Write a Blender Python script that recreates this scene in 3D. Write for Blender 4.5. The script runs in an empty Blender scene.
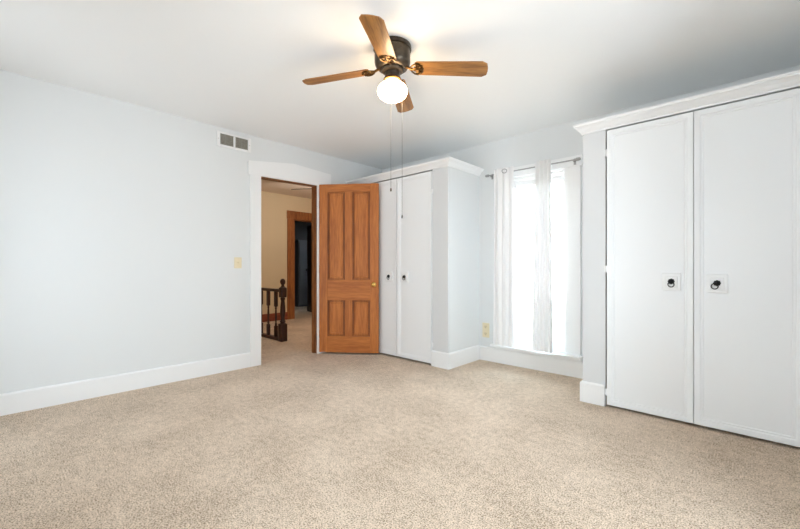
import bpy, bmesh, math, random
from mathutils import Vector, Matrix
random.seed(7)
S = bpy.context.scene
C = S.collection
PI = math.pi
R = math.radians

# ------------------------------------------------------------------ camera
CAM = Vector((3.885, 0.0, 1.04))
YAW = R(43.0345)
cd = bpy.data.cameras.new('camera')
cd.sensor_width = 36.0
cd.lens = 381.06 / 800 * 36.0
cd.shift_y = 3.18 / 800
cd.clip_start = 0.02
cam = bpy.data.objects.new('camera', cd)
C.objects.link(cam)
cam.location = CAM
cam.rotation_euler = (R(90), 0, YAW)
S.camera = cam

# ------------------------------------------------------------------ world, light, exposure
W = bpy.data.worlds.new('overcast_sky')
S.world = W
W.use_nodes = True
bgn = W.node_tree.nodes['Background']
_tc = W.node_tree.nodes.new('ShaderNodeTexCoord')
_sx = W.node_tree.nodes.new('ShaderNodeSeparateXYZ')
_rp = W.node_tree.nodes.new('ShaderNodeValToRGB')       # bright lower half added to light the ceiling, overcast sky above
_rp.color_ramp.elements[0].position = .49; _rp.color_ramp.elements[0].color = (.84, .91, .98, 1)
_rp.color_ramp.elements[1].position = .51; _rp.color_ramp.elements[1].color = (.79, .905, 1.0, 1)
_ma = W.node_tree.nodes.new('ShaderNodeMath'); _ma.operation = 'MULTIPLY_ADD'; _ma.inputs[1].default_value = .5; _ma.inputs[2].default_value = .5
W.node_tree.links.new(_tc.outputs['Generated'], _sx.inputs[0]); W.node_tree.links.new(_sx.outputs['Z'], _ma.inputs[0])
W.node_tree.links.new(_ma.outputs[0], _rp.inputs['Fac']); W.node_tree.links.new(_rp.outputs['Color'], bgn.inputs[0])
_mr = W.node_tree.nodes.new('ShaderNodeMapRange')       # the sky is brighter on the side of the veiled sun
_mr.inputs['From Min'].default_value = -.2; _mr.inputs['From Max'].default_value = .6
_mr.inputs['To Min'].default_value = 8.0; _mr.inputs['To Max'].default_value = 17.0
W.node_tree.links.new(_sx.outputs['Y'], _mr.inputs['Value']); W.node_tree.links.new(_mr.outputs[0], bgn.inputs[1])
VS = S.view_settings
VS.view_transform = 'Standard'
VS.look = 'None'
VS.gamma = 1.0
VS.use_curve_mapping = False
VS.exposure = 0.80
S.cycles.max_bounces = 16
S.cycles.diffuse_bounces = 10
S.cycles.transparent_max_bounces = 16

def portal(loc, rot, sx, sy):
    l = bpy.data.lights.new('window_portal', 'AREA')
    l.shape = 'RECTANGLE'; l.size = sx; l.size_y = sy
    l.cycles.is_portal = True
    o = bpy.data.objects.new('window_portal', l)
    C.objects.link(o); o.location = loc; o.rotation_euler = rot
    return o

# ------------------------------------------------------------------ dimensions
XR, YN, YB, H = 4.40, -0.75, 3.79, 2.435      # right wall, near wall, far wall, ceiling
WT = 0.10                                      # left wall thickness
DY0, DY1 = 1.966, 2.682                        # doorway in the left wall
HX, HC = -3.0, 2.50                            # hall wall, hall ceiling

# ------------------------------------------------------------------ materials
def lin(r, g, b):
    f = lambda v: (v/255/12.92) if v/255 <= .04045 else ((v/255+.055)/1.055)**2.4
    return (f(r), f(g), f(b), 1)

def nodes(name):
    m = bpy.data.materials.new(name); m.use_nodes = True
    nt = m.node_tree
    return m, nt, nt.nodes['Principled BSDF'], nt.nodes['Material Output']

def paint(name, col, rough=.5, bump=.0, scale=60, metal=0, spec=.5, var=0.0):
    m, nt, p, out = nodes(name)
    p.inputs['Base Color'].default_value = col
    p.inputs['Roughness'].default_value = rough
    p.inputs['Metallic'].default_value = metal
    p.inputs['Specular IOR Level'].default_value = spec
    tc = nt.nodes.new('ShaderNodeTexCoord')
    n = nt.nodes.new('ShaderNodeTexNoise'); n.inputs['Scale'].default_value = scale; n.inputs['Detail'].default_value = 4
    nt.links.new(tc.outputs['Object'], n.inputs['Vector'])
    if bump:
        b = nt.nodes.new('ShaderNodeBump'); b.inputs['Strength'].default_value = bump; b.inputs['Distance'].default_value = .004
        nt.links.new(n.outputs['Fac'], b.inputs['Height']); nt.links.new(b.outputs['Normal'], p.inputs['Normal'])
    if var:
        r = nt.nodes.new('ShaderNodeValToRGB')
        r.color_ramp.elements[0].position = .3; r.color_ramp.elements[1].position = .7
        r.color_ramp.elements[0].color = tuple(c*(1-var) for c in col[:3]) + (1,)
        r.color_ramp.elements[1].color = tuple(min(1, c*(1+var)) for c in col[:3]) + (1,)
        nt.links.new(n.outputs['Fac'], r.inputs['Fac']); nt.links.new(r.outputs['Color'], p.inputs['Base Color'])
    return m

def wood(name, dark, light, axis='Z', rough=.4, scale=1.0, coat=.0):
    m, nt, p, out = nodes(name)
    tc = nt.nodes.new('ShaderNodeTexCoord'); mp = nt.nodes.new('ShaderNodeMapping')
    sc = {'X': (1.2, 14, 14), 'Y': (14, 1.2, 14), 'Z': (14, 14, 1.2)}[axis]
    mp.inputs['Scale'].default_value = tuple(scale*v for v in sc)
    nt.links.new(tc.outputs['Object'], mp.inputs['Vector'])
    n1 = nt.nodes.new('ShaderNodeTexNoise'); n1.inputs['Scale'].default_value = 1.3; n1.inputs['Detail'].default_value = 6
    n1.inputs['Distortion'].default_value = 1.2
    n2 = nt.nodes.new('ShaderNodeTexNoise'); n2.inputs['Scale'].default_value = 7; n2.inputs['Detail'].default_value = 5
    nt.links.new(mp.outputs[0], n1.inputs['Vector']); nt.links.new(mp.outputs[0], n2.inputs['Vector'])
    mx = nt.nodes.new('ShaderNodeMath'); mx.operation = 'MULTIPLY_ADD'; mx.inputs[1].default_value = .45
    ad = nt.nodes.new('ShaderNodeMath'); ad.operation = 'MULTIPLY'; ad.inputs[1].default_value = .6
    nt.links.new(n1.outputs['Fac'], ad.inputs[0]); nt.links.new(n2.outputs['Fac'], mx.inputs[0]); nt.links.new(ad.outputs[0], mx.inputs[2])
    r = nt.nodes.new('ShaderNodeValToRGB')
    r.color_ramp.elements[0].position = .38; r.color_ramp.elements[1].position = .66
    r.color_ramp.elements[0].color = dark; r.color_ramp.elements[1].color = light
    nt.links.new(mx.outputs[0], r.inputs['Fac']); nt.links.new(r.outputs['Color'], p.inputs['Base Color'])
    p.inputs['Roughness'].default_value = rough
    p.inputs['Coat Weight'].default_value = coat
    b = nt.nodes.new('ShaderNodeBump'); b.inputs['Strength'].default_value = .12; b.inputs['Distance'].default_value = .002
    nt.links.new(mx.outputs[0], b.inputs['Height']); nt.links.new(b.outputs['Normal'], p.inputs['Normal'])
    return m

def carpet(name):
    m, nt, p, out = nodes(name)
    tc = nt.nodes.new('ShaderNodeTexCoord')
    def noise(scale, det, rough=.5):
        n = nt.nodes.new('ShaderNodeTexNoise'); n.inputs['Scale'].default_value = scale
        n.inputs['Detail'].default_value = det; n.inputs['Roughness'].default_value = rough
        nt.links.new(tc.outputs['Object'], n.inputs['Vector']); return n
    a = noise(150, 3, .75); b_ = noise(26, 4, .6); c_ = noise(2.2, 4, .6)
    r = nt.nodes.new('ShaderNodeValToRGB')
    e = r.color_ramp.elements
    e[0].position = .375; e[0].color = lin(124, 102, 80)
    e[1].position = .60; e[1].color = lin(240, 221, 200)
    k = e.new(.485); k.color = lin(205, 184, 160)
    s1 = nt.nodes.new('ShaderNodeMath'); s1.operation = 'MULTIPLY_ADD'; s1.inputs[1].default_value = .2
    s2 = nt.nodes.new('ShaderNodeMath'); s2.operation = 'MULTIPLY_ADD'; s2.inputs[1].default_value = .17
    s3 = nt.nodes.new('ShaderNodeMath'); s3.operation = 'ADD'; s3.inputs[1].default_value = -.185
    nt.links.new(b_.outputs['Fac'], s1.inputs[0]); nt.links.new(a.outputs['Fac'], s1.inputs[2])
    nt.links.new(c_.outputs['Fac'], s2.inputs[0]); nt.links.new(s1.outputs[0], s2.inputs[2])
    nt.links.new(s2.outputs[0], s3.inputs[0]); nt.links.new(s3.outputs[0], r.inputs['Fac'])
    nt.links.new(r.outputs['Color'], p.inputs['Base Color'])
    p.inputs['Roughness'].default_value = 1; p.inputs['Specular IOR Level'].default_value = .05
    p.inputs['Sheen Weight'].default_value = .15
    bp = nt.nodes.new('ShaderNodeBump'); bp.inputs['Strength'].default_value = .7; bp.inputs['Distance'].default_value = .008
    nt.links.new(s1.outputs[0], bp.inputs['Height']); nt.links.new(bp.outputs['Normal'], p.inputs['Normal'])
    return m

def glass(name, tint=(1, 1, 1, 1)):
    m, nt, p, out = nodes(name)
    nt.nodes.remove(p)
    t = nt.nodes.new('ShaderNodeBsdfTransparent'); t.inputs[0].default_value = tint
    g = nt.nodes.new('ShaderNodeBsdfGlossy'); g.inputs['Roughness'].default_value = .02
    lw = nt.nodes.new('ShaderNodeFresnel'); lw.inputs['IOR'].default_value = 1.3
    mx = nt.nodes.new('ShaderNodeMixShader')
    nt.links.new(lw.outputs[0], mx.inputs[0]); nt.links.new(t.outputs[0], mx.inputs[1]); nt.links.new(g.outputs[0], mx.inputs[2])
    nt.links.new(mx.outputs[0], out.inputs[0])
    return m

def sheer(name):
    m, nt, p, out = nodes(name)
    nt.nodes.remove(p)
    d = nt.nodes.new('ShaderNodeBsdfDiffuse'); d.inputs[0].default_value = (.88, .88, .88, 1)
    tl = nt.nodes.new('ShaderNodeBsdfTranslucent'); tl.inputs[0].default_value = (.93, .93, .93, 1)
    tr = nt.nodes.new('ShaderNodeBsdfTransparent')
    m1 = nt.nodes.new('ShaderNodeMixShader'); m1.inputs[0].default_value = .017
    m2 = nt.nodes.new('ShaderNodeMixShader'); m2.inputs[0].default_value = .005
    nt.links.new(d.outputs[0], m1.inputs[1]); nt.links.new(tl.outputs[0], m1.inputs[2])
    nt.links.new(m1.outputs[0], m2.inputs[1]); nt.links.new(tr.outputs[0], m2.inputs[2])
    nt.links.new(m2.outputs[0], out.inputs[0])
    return m

def glow(name, col, strength):
    m, nt, p, out = nodes(name)
    p.inputs['Base Color'].default_value = (.9, .88, .84, 1)
    p.inputs['Roughness'].default_value = .25
    p.inputs['Emission Color'].default_value = col
    p.inputs['Emission Strength'].default_value = strength
    return m

def chainmat(name):
    return paint(name, lin(134, 132, 128), .6, metal=.1)

M_wall = paint('cool_grey_wall_paint', (.755, .778, .785, 1), .55, .04, 90)
M_ceil = paint('white_ceiling_paint', (.88, .895, .90, 1), .7, .06, 70)
M_trim = paint('white_trim_gloss', (.87, .88, .885, 1), .3, .02, 20)
M_closet = paint('white_closet_paint', (.865, .885, .90, 1), .33, .02, 14)
M_frame = paint('light_grey_closet_frame', (.70, .715, .725, 1), .45, .02, 30)
M_inside = paint('shade_dark_closet_inside', (.10, .09, .08, 1), .8)  # inside colour darkened to deepen the shade in the door gaps
M_carpet = carpet('beige_cut_pile_carpet')
M_doorV = wood('orange_pine_upright', lin(160, 88, 30), lin(197, 119, 50), 'Z', .5, 1, .0)
M_doorH = wood('orange_pine_crosswise', lin(160, 88, 30), lin(197, 119, 50), 'X', .5, 1, .0)
M_mould = wood('shade_toned_pine_moulding', lin(112, 58, 22), lin(150, 84, 38), 'Z', .5)  # same pine as the door, darkened to paint in shade around the panels
M_jamb = wood('brown_jamb_wood', lin(96, 58, 30), lin(158, 98, 54), 'Z', .4)
M_casing = wood('hall_casing_wood', lin(120, 70, 36), lin(178, 112, 62), 'Z', .45)
M_skirt = wood('hall_baseboard_wood', lin(120, 60, 40), lin(166, 92, 64), 'Y', .45)
M_darkwood = wood('dark_turned_wood', lin(34, 14, 9), lin(74, 36, 22), 'Z', .4, 1, .1)
M_blade = wood('oak_fan_blade', lin(116, 76, 36), lin(170, 120, 62), 'X', .4, 1.6, .1)
M_bronze = paint('dark_bronze_fan_metal', lin(74, 66, 56), .35, .1, 40, metal=.8, var=.25)
M_brass = paint('antique_brass', lin(92, 68, 38), .3, .05, 80, metal=.95)
M_knob = paint('polished_brass', lin(222, 180, 100), .18, metal=1)
M_black = paint('black_iron', lin(22, 22, 24), .4, .1, 60, metal=.5)
M_chrome = paint('chrome_ring_metal', lin(120, 120, 124), .2, metal=1)
M_nickel = paint('brushed_nickel', lin(170, 170, 170), .3, metal=.95)
M_globe = glow('lit_opal_glass', (1.0, .74, .46, 1), 15)
M_glass = glass('window_glass')
M_screen = glass('screened_glass', (.86, .92, .94, 1))
M_sheer = sheer('white_sheer_voile')
M_blind = paint('white_blind_vinyl', (.88, .88, .88, 1), .4)
M_ivory = paint('ivory_plastic', lin(232, 220, 188), .35)
M_ivory2 = paint('dull_ivory_plastic', lin(226, 213, 178), .4)
M_slot = paint('dark_slot', lin(60, 54, 46), .6)
M_vent = paint('white_vent_enamel', (.85, .85, .85, 1), .35)
M_duct = paint('dusty_duct_metal', lin(150, 147, 137), .7, var=.15)
M_louvre = paint('dusty_grey_louvre', lin(200, 197, 188), .5, var=.15)
M_hall = paint('hall_cream_paint', lin(222, 205, 172), .6, .04, 60)
M_hceil = paint('hall_ceiling_paint', lin(236, 222, 208), .7)
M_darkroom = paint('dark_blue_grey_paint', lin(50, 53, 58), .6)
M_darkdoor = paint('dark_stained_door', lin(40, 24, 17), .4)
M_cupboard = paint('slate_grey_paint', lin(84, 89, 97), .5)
M_siding = paint('pale_siding', lin(205, 210, 214), .7)
M_roof = paint('grey_roof', lin(120, 122, 126), .8, var=.2)
M_ground = paint('lawn_ground', lin(120, 130, 100), .9, var=.2)
M_chain = chainmat('pull_chain_metal')
M_line = paint('pull_end_plastic', lin(90, 84, 76), .4)

# ------------------------------------------------------------------ mesh helpers
def bx(bm, x0, x1, y0, y1, z0, z1, bev=0.0, seg=2):
    g = bmesh.ops.create_cube(bm, size=1.0)
    vs = g['verts']
    for v in vs:
        v.co = Vector(((x0+x1)/2 + v.co.x*(x1-x0), (y0+y1)/2 + v.co.y*(y1-y0), (z0+z1)/2 + v.co.z*(z1-z0)))
    if bev > 0:
        es = list({e for v in vs for e in v.link_edges})
        bmesh.ops.bevel(bm, geom=es, offset=bev, segments=seg, affect='EDGES', profile=.5)
    return bm

def box(*a, **k):
    return bx(bmesh.new(), *a, **k)

def lathe(bm, prof, seg=32, mat=Matrix.Identity(4), caps=True):
    rings = []
    for r, z in prof:
        if r < 1e-6:
            rings.append([bm.verts.new(mat @ Vector((0, 0, z)))])
        else:
            rings.append([bm.verts.new(mat @ Vector((r*math.cos(2*PI*i/seg), r*math.sin(2*PI*i/seg), z))) for i in range(seg)])
    for a, b in zip(rings, rings[1:]):
        for i in range(seg):
            j = (i+1) % seg
            if len(a) == 1 and len(b) == 1: continue
            if len(a) == 1: bm.faces.new((a[0], b[j], b[i]))
            elif len(b) == 1: bm.faces.new((a[i], a[j], b[0]))
            else: bm.faces.new((a[i], a[j], b[j], b[i]))
    if caps:
        for rg in (rings[0], rings[-1]):
            if len(rg) > 2: bm.faces.new(rg)
    return bm

def tube(bm, pts, rad, seg=8, closed=False, caps=True):
    pts = [Vector(p) for p in pts]
    n = len(pts)
    rads = rad if isinstance(rad, (list, tuple)) else [rad]*n
    rings = []
    up = None
    for i, p in enumerate(pts):
        if closed: d = pts[(i+1) % n] - pts[i-1]
        else: d = pts[min(i+1, n-1)] - pts[max(i-1, 0)]
        d.normalize()
        if up is None:
            up = Vector((0, 0, 1)) if abs(d.z) < .9 else Vector((1, 0, 0))
        s = d.cross(up).normalized(); up = s.cross(d).normalized()
        rings.append([bm.verts.new(p + rads[i]*(math.cos(2*PI*k/seg)*s + math.sin(2*PI*k/seg)*up)) for k in range(seg)])
    pr = list(zip(rings, rings[1:]))
    if closed: pr.append((rings[-1], rings[0]))
    for a, b in pr:
        for k in range(seg):
            j = (k+1) % seg
            bm.faces.new((a[k], a[j], b[j], b[k]))
    if caps and not closed:
        bm.faces.new(rings[0]); bm.faces.new(rings[-1])
    return bm

def sweep(bm, path, prof):
    """path: [(x, y, mitre_x, mitre_y)], prof: closed [(out, z)]"""
    rings = [[bm.verts.new((x + o*mx, y + o*my, z)) for o, z in prof] for x, y, mx, my in path]
    n = len(prof)
    for a, b in zip(rings, rings[1:]):
        for k in range(n):
            j = (k+1) % n
            bm.faces.new((a[k], a[j], b[j], b[k]))
    bm.faces.new(rings[0]); bm.faces.new(rings[-1])
    return bm

def prism(bm, outline, axis, a, b):
    """outline: 2-D points; extruded along axis from a to b"""
    def P(p, t):
        return {'X': (t, p[0], p[1]), 'Y': (p[0], t, p[1]), 'Z': (p[0], p[1], t)}[axis]
    A = [bm.verts.new(P(p, a)) for p in outline]; B = [bm.verts.new(P(p, b)) for p in outline]
    n = len(outline)
    for k in range(n):
        j = (k+1) % n
        bm.faces.new((A[k], A[j], B[j], B[k]))
    bm.faces.new(A); bm.faces.new(B)
    return bm

def root_of(o):
    while o.parent: o = o.parent
    return o

def obj(name, bm, mat, parent=None, local=False, smooth=False):
    bmesh.ops.recalc_face_normals(bm, faces=bm.faces)
    me = bpy.data.meshes.new(name)
    if parent is not None and not local:
        bmesh.ops.translate(bm, verts=bm.verts, vec=-root_of(parent).location)
    if smooth:
        for f in bm.faces: f.smooth = True
        if smooth == 'auto':
            for e in bm.edges:
                if len(e.link_faces) == 2 and e.calc_face_angle(0) > R(38): e.smooth = False
    bm.to_mesh(me); bm.free()
    me.materials.append(mat)
    o = bpy.data.objects.new(name, me)
    C.objects.link(o)
    if parent is not None: o.parent = parent
    return o

def tag(o, label, cat, group=None, kind=None):
    o['label'] = label; o['category'] = cat
    if group: o['group'] = group
    if kind: o['kind'] = kind
    return o

def thing(name, loc, label, cat, group=None, rz=0, kind=None):
    o = bpy.data.objects.new(name, None); C.objects.link(o)
    o.empty_display_size = .1
    o.location = loc; o.rotation_euler = (0, 0, rz)
    return tag(o, label, cat, group, kind)

def struct(name, bm, mat, label=None, smooth=False):
    o = obj(name, bm, mat, smooth=smooth); o['kind'] = 'structure'
    if label: o['label'] = label
    return o

def copy_tree(o, parent=None):
    c = o.copy(); C.objects.link(c); c.parent = parent
    for ch in list(o.children): copy_tree(ch, c)
    return c

# ------------------------------------------------------------------ the room shell
struct('floor', box(-7.0, XR+.15, YN-.15, 8.2, -.12, 0), M_carpet, 'beige cut pile carpet over the whole floor')
struct('ceiling', box(-.0, XR, YN, YB, H, H+.1), M_ceil, 'smooth white bedroom ceiling')
# left wall with the doorway
b = bmesh.new()
bx(b, -WT, 0, YN-.15, DY0-.03, 0, H+.1)
bx(b, -WT, 0, DY1+.03, YB+.18, 0, H+.1)
bx(b, -WT, 0, DY0-.03, DY1+.03, 2.055, H+.1)
struct('wall_left', b, M_wall, 'pale cool grey wall with the doorway')
# far wall with a tall window
WX0, WX1, WZ0, WZ1 = 1.955, 2.54, .225, 2.0
def wall_with_holes(axis, a0, a1, t0, t1, holes, z1=H+.1):
    bm = bmesh.new(); cur = a0
    def put(p, q, zz0, zz1):
        if axis == 'X': bx(bm, p, q, t0, t1, zz0, zz1)
        else: bx(bm, t0, t1, p, q, zz0, zz1)
    for h0, h1, hz0, hz1 in holes:
        put(cur, h0, 0, z1); put(h0, h1, 0, hz0); put(h0, h1, hz1, z1); cur = h1
    put(cur, a1, 0, z1)
    return bm
struct('wall_far', wall_with_holes('X', 0, XR+.15, YB, YB+.18, [(WX0, WX1, WZ0, WZ1)]), M_wall, 'pale grey far wall with the tall window')
NEARW = [(.70, 1.05, .25, 2.05), (2.85, 3.35, .25, 2.05)]  # unseen openings added and sized to light the room
struct('wall_near', wall_with_holes('X', 0, XR+.15, YN-.15, YN, NEARW), M_wall)
RIGHTW = [(1.55, 2.10, .25, 2.05)]  # unseen opening added to light the ceiling, left wall and closets
struct('wall_right', wall_with_holes('Y', YN, YB, XR, XR+.15, RIGHTW), M_wall)

# baseboards
BP = lambda h, t=.018: [(0, 0), (t, 0), (t, h-.012), (t-.006, h-.003), (t-.012, h), (0, h)]
struct('baseboard_left', sweep(bmesh.new(), [(0, YN, 1, 0), (0, 1.848, 1, 0)], BP(.152)), M_trim, 'white baseboard along the left wall')
struct('baseboard_far', sweep(bmesh.new(), [(1.60, YB, 0, -1), (2.90, YB, 0, -1)], BP(.155)), M_trim, 'white baseboard below the window')
struct('baseboard_right', sweep(bmesh.new(), [(XR, YN, -1, 0), (XR, 3.14, -1, 0)], BP(.152)), M_trim)
struct('baseboard_near', sweep(bmesh.new(), [(.018, YN, 0, 1), (XR-.018, YN, 0, 1)], BP(.152)), M_trim)

# doorway trim: white casing with a low pediment head, brown jamb
b = bmesh.new()
bx(b, 0, .022, 1.848, DY0, 0, 2.02, .003)
bx(b, 0, .022, DY1, 2.82, 0, 2.034, .003)
prism(b, [(1.826, 2.016), (2.876, 2.036), (2.876, 2.196), (2.36, 2.228), (1.826, 2.158)], 'X', 0, .026)
struct('trim_1', b, M_trim, 'white door casing with a shallow peaked head')
b = bmesh.new()
bx(b, -WT-.005, .0, DY0-.025, DY0, 0, 2.03)
bx(b, -WT-.005, .0, DY1, DY1+.025, 0, 2.03)
prism(b, [(DY0-.025, 2.012), (DY1+.025, 2.031), (DY1+.025, 2.052), (DY0-.025, 2.05)], 'X', -WT-.005, 0)
bx(b, -.075, -.045, DY1-.012, DY1, 0, 2.01)
bx(b, -.075, -.045, DY0, DY0+.012, 0, 2.01)
struct('trim_2', b, M_jamb, 'brown wooden jamb lining the doorway')

# ------------------------------------------------------------------ windows
def sash(bm, axis, a0, a1, z0, z1, t0, t1, w=.042, wb=None):
    wb = wb or w
    def put(p, q, zz0, zz1):
        if axis == 'X': bx(bm, p, q, t0, t1, zz0, zz1, .003)
        else: bx(bm, t0, t1, p, q, zz0, zz1, .003)
    put(a0, a0+w, z0, z1); put(a1-w, a1, z0, z1)
    put(a0+w, a1-w, z0, z0+wb); put(a0+w, a1-w, z1-w, z1)

w = thing('window_1', (2.25, YB, .2), 'tall white framed window in the far wall, glowing with daylight', 'window', kind='structure')
b = bmesh.new()                       # casing and liner
bx(b, 1.812, WX0, YB-.022, YB, .207, 2.0, .003)
bx(b, WX1, 2.682, YB-.022, YB, .207, 2.0, .003)
bx(b, 1.795, 2.70, YB-.028, YB, 2.0, 2.10, .003)
obj('casing', b, M_trim, w)
b = bmesh.new()
bx(b, WX0, WX0+.02, YB-.001, YB+.18, WZ0, WZ1); bx(b, WX1-.02, WX1, YB-.001, YB+.18, WZ0, WZ1)
bx(b, WX0+.02, WX1-.02, YB-.001, YB+.18, WZ1-.02, WZ1); bx(b, WX0+.02, WX1-.02, YB+.02, YB+.18, WZ0, WZ0+.02)
obj('frame', b, M_trim, w)
obj('sill', box(1.765, 2.705, YB-.085, YB+.03, .183, .207, .004), M_trim, w)
obj('apron', box(1.80, 2.69, YB-.022, YB-.0, .155, .183, .003), M_trim, w)
b = bmesh.new(); sash(b, 'X', WX0+.02, WX1-.02, .665, WZ1-.02, YB+.10, YB+.135)
us = obj('sash', b, M_trim, w)
b = bmesh.new(); sash(b, 'X', WX0+.02, WX1-.02, WZ0+.02, .70, YB+.062, YB+.097, .042, .05)
ls = obj('sash', b, M_trim, w)
obj('pane', box(WX0+.062, WX1-.062, YB+.115, YB+.119, .707, WZ1-.062), M_glass, us)
obj('pane', box(WX0+.062, WX1-.062, YB+.077, YB+.081, .295, .658), M_screen, ls)
portal(((WX0+WX1)/2, YB+.2, (WZ0+WZ1)/2), (R(-90), 0, 0), WX1-WX0, WZ1-WZ0)

def added_window(name, axis, a0, a1, z0, z1, face, s):  # window out of view, added as a daylight source
    """s = direction out of the room along the other axis"""
    def put(bm, p, q, t0, t1, zz0, zz1, bev=.003):
        lo, hi = sorted((face+s*t0, face+s*t1))
        if axis == 'X': bx(bm, p, q, lo, hi, zz0, zz1, bev)
        else: bx(bm, lo, hi, p, q, zz0, zz1, bev)
    mid = (a0+a1)/2
    w = thing(name, (mid, face, z0) if axis == 'X' else (face, mid, z0), {'window_2': 'unseen narrow window added for daylight at the left end of the near wall', 'window_3': 'unseen window added for daylight towards the right end of the near wall', 'window_4': 'unseen window added for daylight in the right hand wall'}[name], 'window', kind='structure')
    bm = bmesh.new()
    put(bm, a0-.13, a0, -.022, 0, z0-.02, z1); put(bm, a1, a1+.13, -.022, 0, z0-.02, z1); put(bm, a0-.15, a1+.15, -.028, 0, z1, z1+.12)
    obj('casing', bm, M_trim, w)
    bm = bmesh.new(); put(bm, a0-.17, a1+.17, -.06, .02, z0-.045, z0-.02); obj('sill', bm, M_trim, w)
    bm = bmesh.new()
    zm = (z0+z1)/2
    for q0, q1 in ((z0, zm+.02), (zm-.02, z1)):
        put(bm, a0, a0+.045, .06, .1, q0, q1); put(bm, a1-.045, a1, .06, .1, q0, q1)
        put(bm, a0+.045, a1-.045, .06, .1, q0, q0+.045); put(bm, a0+.045, a1-.045, .06, .1, q1-.045, q1)
    sh = obj('sash', bm, M_trim, w)
    bm = bmesh.new(); put(bm, a0+.045, a1-.045, .078, .082, z0+.045, z1-.045, 0); obj('pane', bm, M_glass, sh)
    if axis == 'X': portal((mid, face+s*.17, zm), (R(90) if s < 0 else R(-90), 0, 0), a1-a0, z1-z0)
    else: portal((face+s*.17, mid, zm), (R(90), 0, R(90)), a1-a0, z1-z0)
for i, (a0, a1, z0, z1) in enumerate(NEARW):
    added_window('window_%d' % (i+2), 'X', a0, a1, z0, z1, YN, -1)
for a0, a1, z0, z1 in RIGHTW:
    added_window('window_4', 'Y', a0, a1, z0, z1, XR, 1)

# ------------------------------------------------------------------ outdoors, seen through the far window
struct('ground', box(-20, 30, 11, 40, -3.3, -3.2), M_ground)
hs = thing('neighbouring_house', (4.2, 16.0, -3.2), 'pale house outside, seen faintly through the lower window pane', 'house')
b = bmesh.new(); bx(b, -2, 13, 14, 22, -3.2, -1.0); obj('siding', b, M_siding, hs)
b = bmesh.new(); prism(b, [(13.6, -1.0), (22.4, -1.0), (18, .1)], 'X', -2.4, 13.4); obj('roof', b, M_roof, hs)

# ------------------------------------------------------------------ hall beyond the doorway
b = bmesh.new()
bx(b, HX-.12, HX, 1.0, 4.21, 0, HC); bx(b, HX-.12, HX, 5.02, 7.5, 0, HC); bx(b, HX-.12, HX, 4.21, 5.02, 2.03, HC)
struct('wall_hall', b, M_hall, 'cream painted hall wall behind the railing')
struct('wall_hall_far', box(HX-.12, -WT, 7.5, 7.62, 0, HC), M_hall)
struct('wall_hall_near', box(HX-.12, -WT, .88, 1.0, 0, HC), M_hall)
b = bmesh.new(); bx(b, -WT-.012, -WT, 1.0, DY0-.03, 0, HC); bx(b, -WT-.012, -WT, DY1+.03, 7.5, 0, HC); bx(b, -WT-.012, -WT, DY0-.03, DY1+.03, 2.055, HC)
struct('wall_hall_side', b, M_hall)
b = bmesh.new(); bx(b, -WT, 0, 3.97, 7.62, 0, HC); struct('wall_hall_end', b, M_hall)
struct('ceiling_hall', box(-7.0, -WT, .88, 7.62, HC, HC+.1), M_hceil, 'pale hall ceiling')
b = bmesh.new(); sweep(b, [(HX, 1.0, 1, 0), (HX, 4.048, 1, 0)], BP(.15)); sweep(b, [(HX, 5.18, 1, 0), (HX, 7.5, 1, 0)], BP(.15))
struct('baseboard_hall', b, M_skirt, 'reddish wooden baseboard on the hall wall')
b = bmesh.new()
bx(b, HX, HX+.022, 4.048, 4.21, 0, 2.03, .003); bx(b, HX, HX+.022, 5.02, 5.18, 0, 2.03, .003); bx(b, HX, HX+.025, 4.04, 5.19, 2.03, 2.19, .003)
bx(b, HX-.125, HX, 4.195, 4.215, 0, 2.03); bx(b, HX-.125, HX, 5.015, 5.035, 0, 2.03); bx(b, HX-.125, HX, 4.21, 5.02, 2.015, 2.035)
struct('trim_3', b, M_casing, 'brown wooden casing of the far hall doorway')
# dark room behind it
b = bmesh.new(); bx(b, -5.62, -5.5, 3.0, 7.6, 0, HC); bx(b, -5.6, HX-.12, 2.9, 3.0, 0, HC); bx(b, -5.6, -4.7, 7.5, 7.6, 0, HC); bx(b, -3.9, HX-.12, 7.5, 7.6, 0, HC); bx(b, -4.7, -3.9, 7.5, 7.6, 0, 1.5); bx(b, -4.7, -3.9, 7.5, 7.6, 1.85, HC)  # unseen opening in the end wall, added to let fill light in
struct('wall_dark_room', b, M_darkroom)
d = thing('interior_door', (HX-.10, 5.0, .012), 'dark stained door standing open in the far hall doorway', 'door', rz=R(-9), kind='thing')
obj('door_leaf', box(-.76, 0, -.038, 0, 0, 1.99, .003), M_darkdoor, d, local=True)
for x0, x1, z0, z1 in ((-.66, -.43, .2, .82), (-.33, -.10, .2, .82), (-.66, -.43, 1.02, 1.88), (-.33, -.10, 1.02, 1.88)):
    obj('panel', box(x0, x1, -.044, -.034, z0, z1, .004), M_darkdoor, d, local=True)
b = lathe(bmesh.new(), [(0, .062), (.018, .06), (.027, .046), (.024, .03), (.011, .022), (.011, .006), (.026, .005), (.026, 0)], 20, Matrix.Translation((-.70, -.038, .98)) @ Matrix.Rotation(R(90), 4, 'X'))
obj('knob', b, M_black, d, local=True, smooth='auto')

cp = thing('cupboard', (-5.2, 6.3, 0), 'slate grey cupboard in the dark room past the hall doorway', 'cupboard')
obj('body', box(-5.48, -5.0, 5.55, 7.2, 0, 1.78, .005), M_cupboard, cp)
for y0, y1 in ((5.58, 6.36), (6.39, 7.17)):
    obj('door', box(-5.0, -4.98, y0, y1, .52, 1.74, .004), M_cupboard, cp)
    obj('drawer', box(-5.0, -4.98, y0, y1, .06, .49, .004), M_cupboard, cp)

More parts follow.
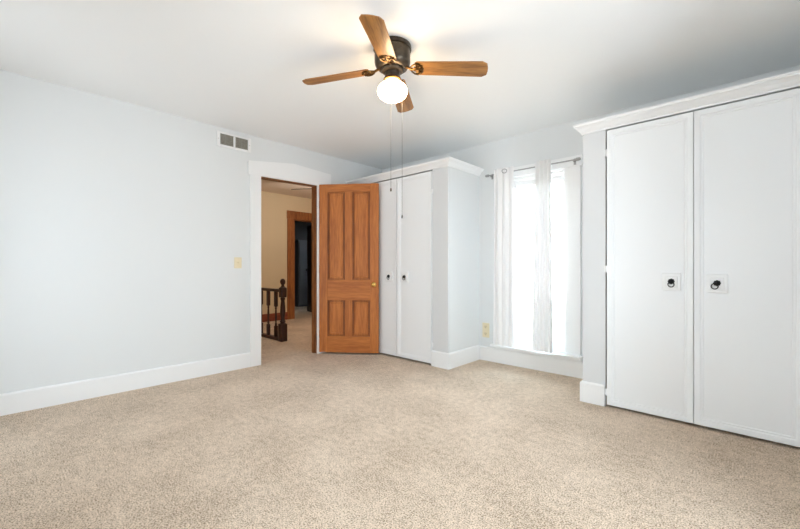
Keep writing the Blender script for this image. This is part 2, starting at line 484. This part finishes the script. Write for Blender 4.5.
# stair railing
NX, NY = -1.0, 2.805
rl = thing('stair_railing', (NX, NY, 0), 'dark turned wood railing with ball topped newel beyond the doorway', 'railing')
b = bmesh.new()
bx(b, NX-.047, NX+.047, NY-.047, NY+.047, 0, .25, .006)
lathe(b, [(.047, .25), (.03, .262), (.042, .28), (.03, .30), (.027, .33), (.037, .40), (.033, .50), (.026, .58), (.037, .60), (.028, .615), (.028, .62)], 20, Matrix.Translation((NX, NY, 0)))
bx(b, NX-.042, NX+.042, NY-.042, NY+.042, .62, .76, .01)
lathe(b, [(.042, .76), (.028, .772), (.02, .785), (.02, .80), (.032, .815), (.038, .84), (.033, .865), (.018, .882), (0, .886)], 20, Matrix.Translation((NX, NY, 0)))
obj('newel_post', b, M_darkwood, rl, smooth='auto')
obj('handrail', box(-2.9, NX-.04, NY-.03, NY+.03, .695, .735, .01), M_darkwood, rl)
obj('bottom_rail', box(-2.9, NX-.046, NY-.035, NY+.035, .0, .045, .006), M_darkwood, rl)
k = 0
while True:
    x = NX - .19 - k*.22
    if x < -2.8: break
    b = bmesh.new()
    bx(b, x-.021, x+.021, NY-.021, NY+.021, .045, .2, .003)
    lathe(b, [(.021, .2), (.012, .21), (.019, .225), (.011, .24), (.017, .34), (.012, .44), (.018, .455), (.012, .465), (.02, .48)], 14, Matrix.Translation((x, NY, 0)))
    bx(b, x-.021, x+.021, NY-.021, NY+.021, .48, .696, .003)
    obj('baluster', b, M_darkwood, rl, smooth='auto')
    k += 1

# hall fan, mostly hidden by the jamb
hf = thing('hall_ceiling_fan', (-1.30, 3.75, HC), 'dark bladed ceiling fan in the hall, mostly hidden by the door jamb', 'ceiling fan')
obj('motor_housing', lathe(bmesh.new(), [(.10, 0), (.10, -.04), (.085, -.16), (.05, -.19), (0, -.19)], 24), M_bronze, hf, local=True, smooth='auto')
obj('lamp_globe', lathe(bmesh.new(), [(0, -.19), (.05, -.195), (.09, -.24), (.10, -.28), (.08, -.32), (0, -.345)], 24), glow('added_hall_fill_globe', (1, .94, .86, 1), 62), hf, local=True, smooth=True)  # hidden lit globe added to the fan to brighten the hall
for k in range(4):
    a = R(214 + 90*k)
    b = bmesh.new(); prism(b, [(.09, -.02), (.18, -.055), (.55, -.065), (.58, -.04), (.58, .04), (.55, .065), (.18, .055), (.09, .02)], 'Z', -.155, -.148)
    bmesh.ops.rotate(b, verts=b.verts, cent=(0, 0, -.15), matrix=Matrix.Rotation(R(-10), 3, 'X'))
    o = obj('blade', b, M_darkwood, hf, local=True); o.rotation_euler = (0, 0, a)

# ------------------------------------------------------------------ open pine door
hx, hy = .030, 2.698
ex, ey = .609, 3.135
DL = math.hypot(ex-hx, ey-hy); DA = math.atan2(ey-hy, ex-hx)
DH, DT = 2.022, .036
pd = thing('panel_door', (hx, hy, .022), 'orange brown four panel wooden door standing open in front of the closet', 'door', rz=DA, kind='thing')
sw, mw = DL*.142, DL*.128
pwid = (DL - 2*sw - mw)/2
z_ = [0, .197, .628, .872, 1.925, DH]
for x0 in (0, DL-sw):
    obj('stile', box(x0, x0+sw, 0, DT, 0, DH, .002), M_doorV, pd, local=True)
for a, c in ((z_[0], z_[1]), (z_[2], z_[3]), (z_[4], z_[5])):
    obj('rail', box(sw, DL-sw, 0, DT, a, c, .001), M_doorH, pd, local=True)
for a, c in ((z_[1], z_[2]), (z_[3], z_[4])):
    obj('mullion', box(sw+pwid, sw+pwid+mw, 0, DT, a, c, .001), M_doorV, pd, local=True)
    for x0 in (sw, sw+pwid+mw):
        x1 = x0+pwid
        b = bmesh.new(); bx(b, x0, x1, .012, DT-.012, a, c)
        bx(b, x0+.036, x1-.036, .007, DT-.007, a+.036, c-.036, .0045, 1)
        p = obj('panel', b, M_doorV, pd, local=True)
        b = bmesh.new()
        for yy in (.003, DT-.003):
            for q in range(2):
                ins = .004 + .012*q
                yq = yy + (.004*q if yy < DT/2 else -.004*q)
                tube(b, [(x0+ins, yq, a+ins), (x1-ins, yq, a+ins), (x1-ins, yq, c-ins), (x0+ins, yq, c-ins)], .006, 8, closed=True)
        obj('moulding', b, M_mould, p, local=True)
kprof = [(0, .068), (.016, .067), (.028, .058), (.032, .046), (.027, .034), (.011, .027), (.010, .008), (.024, .006), (.026, 0)]
for side in (-1, 1):
    mt = Matrix.Translation((DL-.052, 0 if side < 0 else DT, .818)) @ Matrix.Rotation(R(90 if side < 0 else -90), 4, 'X')
    kb = kprof if side < 0 else [(r, z*.45) for r, z in kprof]
    o = obj('knob', lathe(bmesh.new(), kb, 24, mt), M_knob, pd, local=True, smooth='auto'); o['label'] = 'polished brass knob'
obj('latch_plate', box(DL-.0005, DL+.0015, .008, DT-.008, .77, .90), M_brass, pd, local=True)
for hz in (.22, 1.0, 1.78):
    b = bmesh.new(); tube(b, [(-.006, DT+.004, hz-.045), (-.006, DT+.004, hz+.045)], .006, 10); bx(b, -.003, .001, .004, DT-.002, hz-.044, hz+.044)
    obj('hinge', b, M_brass, pd, local=True, smooth='auto')

# ------------------------------------------------------------------ built-in closets
CR = lambda z0, z1: [(0, z0), (.010, z0), (.012, z0+.012), (.020, z0+.02), (.030, z0+.036), (.044, z0+.05), (.053, z0+.055), (.055, z1-.014), (.058, z1-.011), (.058, z1), (0, z1)]

def closet_door(root, x0, x1, z0, z1, yf, kx, kz, hinge_x, hinge_zs, ring=0, pw=.105, ph=.118):
    """leaf with a raised edge border, a square back plate with a black rosette and ring pull"""
    T = .022
    leaf = obj('door', box(x0, x1, yf, yf+T, z0, z1, .002), M_closet, root)
    m, t = .046, .012
    prof = [(0, 0), (0, -t), (.026, -t), (.033, -t+.003), (.036, -.004), (m, -.004), (m+.005, 0)]
    b = bmesh.new()
    ring_ = [(x0+.001, z0+.001, 1, 1), (x1-.001, z0+.001, -1, 1), (x1-.001, z1-.001, -1, -1), (x0+.001, z1-.001, 1, -1)]
    rows = [[b.verts.new((x + o_*sx, yf + d_, z + o_*sz)) for o_, d_ in prof] for x, z, sx, sz in ring_]
    for q in range(4):
        A_, B_ = rows[q], rows[(q+1) % 4]
        for k in range(len(prof)):
            j = (k+1) % len(prof)
            b.faces.new((A_[k], A_[j], B_[j], B_[k]))
    obj('moulding', b, M_closet, leaf, smooth='auto')
    b = bmesh.new()
    bx(b, kx-pw/2, kx+pw/2, yf-.014, yf, kz-ph/2, kz+ph/2, .004)
    bx(b, kx-pw*.33, kx+pw*.33, yf-.018, yf-.013, kz-ph*.33, kz+ph*.33, .005)
    o = obj('handle_plate', b, M_trim, leaf); o['label'] = 'white square back plate'
    b = lathe(bmesh.new(), [(.018, 0), (.018, .004), (.014, .008), (.015, .013), (.011, .02), (.006, .024), (0, .025)], 20, Matrix.Translation((kx, yf-.018, kz+.004)) @ Matrix.Rotation(R(90), 4, 'X'))
    for q in range(8):
        a = q*PI/4
        bmesh.ops.create_icosphere(b, subdivisions=1, radius=.005, matrix=Matrix.Translation((kx+0.0155*math.cos(a), yf-.021, kz+.004+.0155*math.sin(a))))
    o = obj('knob', b, M_black, leaf, smooth='auto'); o['label'] = 'black iron rosette'
    b = bmesh.new(); rr = .017; cx_, cz_ = kx+ring, kz-.016
    tube(b, [(cx_+rr*math.cos(2*PI*q/24), yf-.030-.004*math.sin(2*PI*q/24), cz_+rr*math.sin(2*PI*q/24)) for q in range(24)], .003, 8, closed=True)
    obj('ring_pull', b, M_black, leaf, smooth=True)
    for hz in hinge_zs:
        b = bmesh.new(); bx(b, hinge_x-.014, hinge_x+.014, yf-.004, yf-.0005, hz-.024, hz+.024, .001)
        tube(b, [(hinge_x, yf-.006, hz-.026), (hinge_x, yf-.006, hz+.026)], .005, 10)
        obj('hinge', b, M_closet, leaf, smooth='auto')
    return leaf

def closet(root, x0, x1, yf, yb, zt, o0, o1, oz, side_left, side_right):
    """front frame round the opening, sides, top, back"""
    b = bmesh.new(); T = .022
    bx(b, x0, o0, yf, yf+T, 0, zt); bx(b, o1, x1, yf, yf+T, 0, zt); bx(b, o0, o1, yf, yf+T, oz, zt)
    obj('face_frame', b, M_frame, root)
    obj('top_panel', box(x0, x1, yf+T, yb, zt-.02, zt), M_wall, root)
    obj('side_panel', box(x0, x0+.02, yf+T, yb, 0, zt-.02), M_wall if side_left else M_inside, root)
    obj('side_panel', box(x1-.02, x1, yf+T, yb, 0, zt-.02), M_wall if side_right else M_inside, root)
    obj('back_panel', box(x0+.02, x1-.02, yb-.012, yb-.001, .01, zt-.02), M_inside, root)

# closet in the corner beside the doorway
YS = 3.190
cs = thing('built_in_closet', (.79, 3.49, 0), 'smaller white built-in closet in the corner behind the open wooden door', 'closet')
closet(cs, 0.0, 1.582, YS, YB, 2.148, .385, 1.376, 2.084, False, True)
closet_door(cs, .390, .861, .022, 2.066, YS, .742, .936, .387, (1.85, .22))
closet_door(cs, .868, 1.369, .022, 2.066, YS, .990, .934, 1.374, (1.85, .22))
b = sweep(bmesh.new(), [(0, YS, 0, -1), (1.582, YS, 1, -1), (1.582, YB, 1, 0)], CR(2.079, 2.156))
obj('cornice', b, M_trim, cs)
b = sweep(bmesh.new(), [(1.376, YS, 0, -1), (1.582, YS, 1, -1), (1.582, YB-.018, 1, 0)], BP(.165))
obj('baseboard', b, M_trim, cs)
obj('baseboard', sweep(bmesh.new(), [(.03, YS, 0, -1), (.383, YS, 0, -1)], BP(.165)), M_trim, cs)

# large closet on the right
YL = 3.146
cl = thing('built_in_closet', (3.65, 3.46, 0), 'large white built-in double closet right of the window', 'closet')
closet(cl, 2.90, XR, YL, YB, 2.145, 3.060, 4.096, 2.074, True, False)
closet_door(cl, 3.071, 3.5865, .018, 2.063, YL, 3.468, .943, 3.068, (1.90, 1.03, .11))
closet_door(cl, 3.5885, 4.090, .018, 2.063, YL, 3.706, .938, 4.093, (1.90, 1.03, .11), ring=-.011)
b = sweep(bmesh.new(), [(XR, YL, 0, -1), (2.90, YL, -1, -1), (2.90, YB, -1, 0)], CR(2.074, 2.150))
obj('cornice', b, M_trim, cl)
b = sweep(bmesh.new(), [(3.058, YL, 0, -1), (2.90, YL, -1, -1), (2.90, YB-.018, -1, 0)], BP(.158))
obj('baseboard', b, M_trim, cl)

# ------------------------------------------------------------------ ceiling fan
FX, FY = 2.206, 1.728
fan = thing('ceiling_fan', (FX, FY, H), 'four bladed ceiling fan with oak blades and lit white globe', 'ceiling fan')
b = lathe(bmesh.new(), [(.118, 0), (.120, -.006), (.120, -.022), (.110, -.026), (.110, -.034), (.113, -.036), (.113, -.10), (.108, -.118), (.096, -.134), (.08, -.142), (.0, -.142)], 48)
obj('motor_housing', b, M_bronze, fan, local=True, smooth='auto')
b = lathe(bmesh.new(), [(.07, -.140), (.072, -.150), (.066, -.158), (.046, -.162), (.046, -.190), (.050, -.194), (.050, -.202), (.0, -.202)], 36)
obj('switch_housing', b, M_bronze, fan, local=True, smooth='auto')
b = lathe(bmesh.new(), [(.052, -.200), (.055, -.203), (.055, -.212), (.049, -.216), (.0, -.216)], 36)
obj('globe_fitter', b, M_brass, fan, local=True, smooth='auto')
gz = 2.154 - H
prof = [(.042, -.206), (.042, -.222)]
for k in range(0, 17):
    t = R(62 - k*(152/16)); prof.append((.095*math.cos(t), gz + (.063 if t < 0 else .062)*math.sin(t)))
prof[-1] = (0, gz-.063)
o = obj('lamp_globe', lathe(bmesh.new(), prof, 40, caps=True), M_globe, fan, local=True, smooth=True); o['label'] = 'lit round white glass globe'
blade_bm = bmesh.new()
r0, r1 = .148, .592
outl = [(r0, -.046), (r0+.012, -.056), (r1-.035, -.064), (r1-.006, -.046), (r1, -.012), (r1, .012), (r1-.006, .046), (r1-.035, .064), (r0+.012, .056), (r0, .046)]
prism(blade_bm, outl, 'Z', -.003, .003)
bmesh.ops.rotate(blade_bm, verts=blade_bm.verts, cent=(0, 0, 0), matrix=Matrix.Rotation(R(-12), 3, 'X'))
def iron_bm():
    b = bmesh.new()
    tube(b, [(.06, 0, .012), (.10, 0, .006), (.14, 0, -.006), (.175, 0, -.008), (.235, 0, -.006)], [.011, .009, .008, .007, .005], 8)
    for s in (-1, 1):
        tube(b, [(.125, 0, -.003), (.140, s*.022, -.006), (.160, s*.038, -.008), (.185, s*.045, -.008), (.205, s*.040, -.008), (.212, s*.026, -.008), (.200, s*.016, -.008), (.186, s*.020, -.008), (.183, s*.030, -.008)], .0058, 8)
        tube(b, [(.145, 0, -.006), (.165, s*.014, -.008), (.185, s*.010, -.008), (.205, 0, -.008)], .005, 8)
        bmesh.ops.create_icosphere(b, subdivisions=2, radius=.008, matrix=Matrix.Translation((.212, s*.026, -.008)))
    bx(b, .178, .228, -.03, .03, -.007, -.003, .001)
    for p in ((.215, 0), (.195, -.022), (.195, .022)):
        bmesh.ops.create_icosphere(b, subdivisions=2, radius=.006, matrix=Matrix.Translation((p[0], p[1], -.009)))
    for v in b.verts: v.co.x = .06 + (v.co.x-.06)*.80
    bmesh.ops.rotate(b, verts=b.verts, cent=(0, 0, 0), matrix=Matrix.Rotation(R(-12), 3, 'X'))
    return b
proto = obj('blade', blade_bm, M_blade, fan, local=True)
iron = obj('blade_iron', iron_bm(), M_brass, proto, local=True, smooth='auto')
for k, (phi, zr, zt) in enumerate(((350.5, 2.288, 2.243), (80.5, 2.288, 2.268), (170.5, 2.290, 2.255), (260.5, 2.280, 2.250))):
    o = proto if k == 0 else copy_tree(proto, fan)
    tilt = math.atan2(zr-zt, r1-r0)
    zc = zr + (zr-zt)*r0/(r1-r0)*.35
    o.location = (0, 0, zr - H + math.tan(tilt)*r0)
    o.rotation_euler = (0, tilt, R(phi) + YAW)
cdir = lambda lat, dep: (lat*math.cos(YAW) - dep*math.sin(YAW), lat*math.sin(YAW) + dep*math.cos(YAW))
for lat, dep, zend in ((-.012, .110, 1.545), (.062, .094, 1.365)):
    n = math.hypot(lat, dep)
    pts = []
    for rr, zz in ((.044/n, -.182), (.060/n, -.186), (.090/n, -.212), (.104/n, -.245), (1, -.285), (1, -.4), (1, zend-H+.02)):
        x, y = cdir(lat*rr, dep*rr); pts.append((x, y, zz))
    ch = obj('pull_chain', tube(bmesh.new(), pts, .0014, 6), M_chain, fan, local=True, smooth=True)
    x, y = cdir(lat, dep)
    b = lathe(bmesh.new(), [(0, zend-H+.024), (.004, zend-H+.02), (.006, zend-H+.008), (.0045, zend-H), (0, zend-H-.002)], 12, Matrix.Translation((x, y, 0)))
    obj('chain_pull', b, M_line, ch, local=True, smooth=True)

# ------------------------------------------------------------------ air vent, switch, outlet
VY0, VY1, VZ0, VZ1 = 1.512, 1.856, 2.243, 2.392
vt = thing('air_vent', (0, (VY0+VY1)/2, VZ0), 'white two section return air vent high on the left wall', 'vent')
gy0, gy1, gz0, gz1 = 1.543, 1.826, 2.266, 2.374
gm = (gy0+gy1)/2
b = bmesh.new()
bx(b, 0, .012, VY0, gy0, VZ0, VZ1, .003); bx(b, 0, .012, gy1, VY1, VZ0, VZ1, .003)
bx(b, 0, .012, gy0, gy1, VZ0, gz0, .003); bx(b, 0, .012, gy0, gy1, gz1, VZ1, .003); bx(b, 0, .012, gm-.009, gm+.009, gz0, gz1, .002)
obj('frame', b, M_vent, vt)
obj('backing', box(.0003, .0015, gy0, gy1, gz0, gz1), M_duct, vt)
for a, c in ((gy0, gm-.009), (gm+.009, gy1)):
    b = bmesh.new(); n = 11
    for k in range(n):
        y = a + (c-a)*(k+.5)/n
        prism(b, [(.0016, y-.001), (.0096, y-.005), (.0100, y-.004), (.0022, y+.0005)], 'Z', gz0, gz1)
    obj('louvre', b, M_louvre, vt)
for y in (VY0+.014, VY1-.014):
    obj('screw', lathe(bmesh.new(), [(.005, 0), (.004, .002), (0, .0025)], 12, Matrix.Translation((.012, y, (VZ0+VZ1)/2)) @ Matrix.Rotation(R(90), 4, 'Y')), M_louvre, vt)

sw_ = thing('light_switch', (0, 1.722, 1.03), 'ivory toggle light switch on the left wall beside the doorway', 'light switch')
obj('switch_plate', box(0, .007, 1.684, 1.760, 1.034, 1.146, .003), M_ivory, sw_)
obj('toggle', box(.006, .020, 1.717, 1.727, 1.085, 1.103, .003), M_ivory2, sw_)
for z in (1.058, 1.122):
    obj('screw', lathe(bmesh.new(), [(.004, 0), (.003, .0015), (0, .002)], 10, Matrix.Translation((.007, 1.722, z)) @ Matrix.Rotation(R(90), 4, 'Y')), M_ivory2, sw_)

ol = thing('wall_outlet', (1.670, YB, .255), 'ivory electrical outlet low on the wall left of the window', 'outlet')
obj('outlet_plate', box(1.627, 1.713, YB-.008, YB, .258, .420, .003), M_ivory, ol)
for z in (.300, .378):
    b = lathe(bmesh.new(), [(.021, 0), (.021, .003), (.018, .004), (0, .004)], 24, Matrix.Translation((1.670, YB-.008, z)) @ Matrix.Rotation(R(90), 4, 'X'))
    s_ = obj('socket', b, M_ivory2, ol, smooth='auto')
    b = bmesh.new(); bx(b, 1.661, 1.664, YB-.0125, YB-.0115, z-.002, z+.009); bx(b, 1.676, 1.679, YB-.0125, YB-.0115, z-.002, z+.009); bx(b, 1.668, 1.672, YB-.0125, YB-.0115, z-.013, z-.008)
    obj('slot', b, M_slot, s_)

# ------------------------------------------------------------------ curtains, rod, blind
RY, RZ = YB-.062, 2.052
CY = YB-.108
rod = thing('curtain_rod', (2.19, RY, RZ), 'slim nickel curtain rod above the window', 'curtain rod')
obj('rod', tube(bmesh.new(), [(1.74, RY, RZ), (2.655, RY, RZ)], .0065, 12), M_nickel, rod, smooth='auto')
for x, s in ((1.74, -1), (2.655, 1)):
    b = lathe(bmesh.new(), [(.008, 0), (.015, .004), (.015, .03), (.011, .04), (0, .044)], 16, Matrix.Translation((x, RY, RZ)) @ Matrix.Rotation(R(90*s), 4, 'Y'))
    obj('finial', b, M_nickel, rod, smooth='auto')
for x in (1.765, 2.635):
    b = bmesh.new(); bx(b, x-.006, x+.006, RY-.002, YB-.027, RZ-.018, RZ-.008, .002); bx(b, x-.011, x+.011, YB-.032, YB-.0275, RZ-.04, RZ+.02, .002)
    obj('bracket', b, M_nickel, rod)

def curtain(name, xt0, xt1, xb0, xb1, folds, amp, label, ztop=2.09, zbot=.215, ph=0.0, ringfolds=()):
    root = thing(name, ((xt0+xt1)/2, CY, zbot), label, 'curtain', 'sheer curtains at the window')
    b = bmesh.new(); nu, nv = folds*14, 44
    grid = []
    for j in range(nv+1):
        v = j/nv; z = ztop + (zbot-ztop)*v
        x0 = xt0 + (xb0-xt0)*v; x1 = xt1 + (xb1-xt1)*v
        row = []
        for i in range(nu+1):
            u = i/nu
            a = 2*PI*folds*u + ph
            am = amp*(1 + .25*math.sin(3*v + 5*u))
            y = CY + am*math.sin(a + .18*math.sin(1.2*v*PI + 3*u))
            x = x0 + (x1-x0)*(u + .008*math.sin(2*a + v*3))
            row.append(b.verts.new((x, y, z - .006*math.sin(a)*v)))
        grid.append(row)
    for p, q in zip(grid, grid[1:]):
        for i in range(nu): b.faces.new((p[i], p[i+1], q[i+1], q[i]))
    obj('fabric', b, M_sheer, root, smooth=True)
    for gx in ringfolds:
        gb = bmesh.new()
        tube(gb, [(gx + .021*math.cos(2*PI*k/20), CY - .022 + .012*math.cos(2*PI*k/20), RZ + .021*math.sin(2*PI*k/20)) for k in range(20)], .0042, 8, closed=True)
        obj('grommet', gb, M_nickel, root, smooth=True)
    return root
curtain('sheer_curtain', 1.828, 2.055, 1.82, 2.06, 3, .018, 'white sheer curtain gathered at the left end of the rod', ringfolds=(1.962,))
curtain('sheer_curtain', 2.275, 2.435, 2.245, 2.455, 4, .018, 'white sheer curtain bunched in the middle of the window', ph=1.0, ringfolds=())

bl = thing('window_blind', (2.25, YB+.03, 1.92), 'raised white blind stacked at the top of the window', 'blind')
bw0, bw1 = WX0+.025, WX1-.025
obj('headrail', box(bw0, bw1, YB+.012, YB+.05, 1.945, 1.978, .003), M_blind, bl)
b = bmesh.new()
for k in range(8): bx(b, bw0+.003, bw1-.003, YB+.014, YB+.048, 1.944-.0045*(k+1), 1.944-.0045*k-.0018)
obj('slat', b, M_blind, bl)
obj('bottom_rail', box(bw0+.002, bw1-.002, YB+.016, YB+.046, 1.888, 1.906, .003), M_blind, bl)
obj('tilt_wand', tube(bmesh.new(), [(2.035, YB+.008, 1.95), (2.037, YB+.006, 1.42)], .004, 8), M_blind, bl, smooth=True)
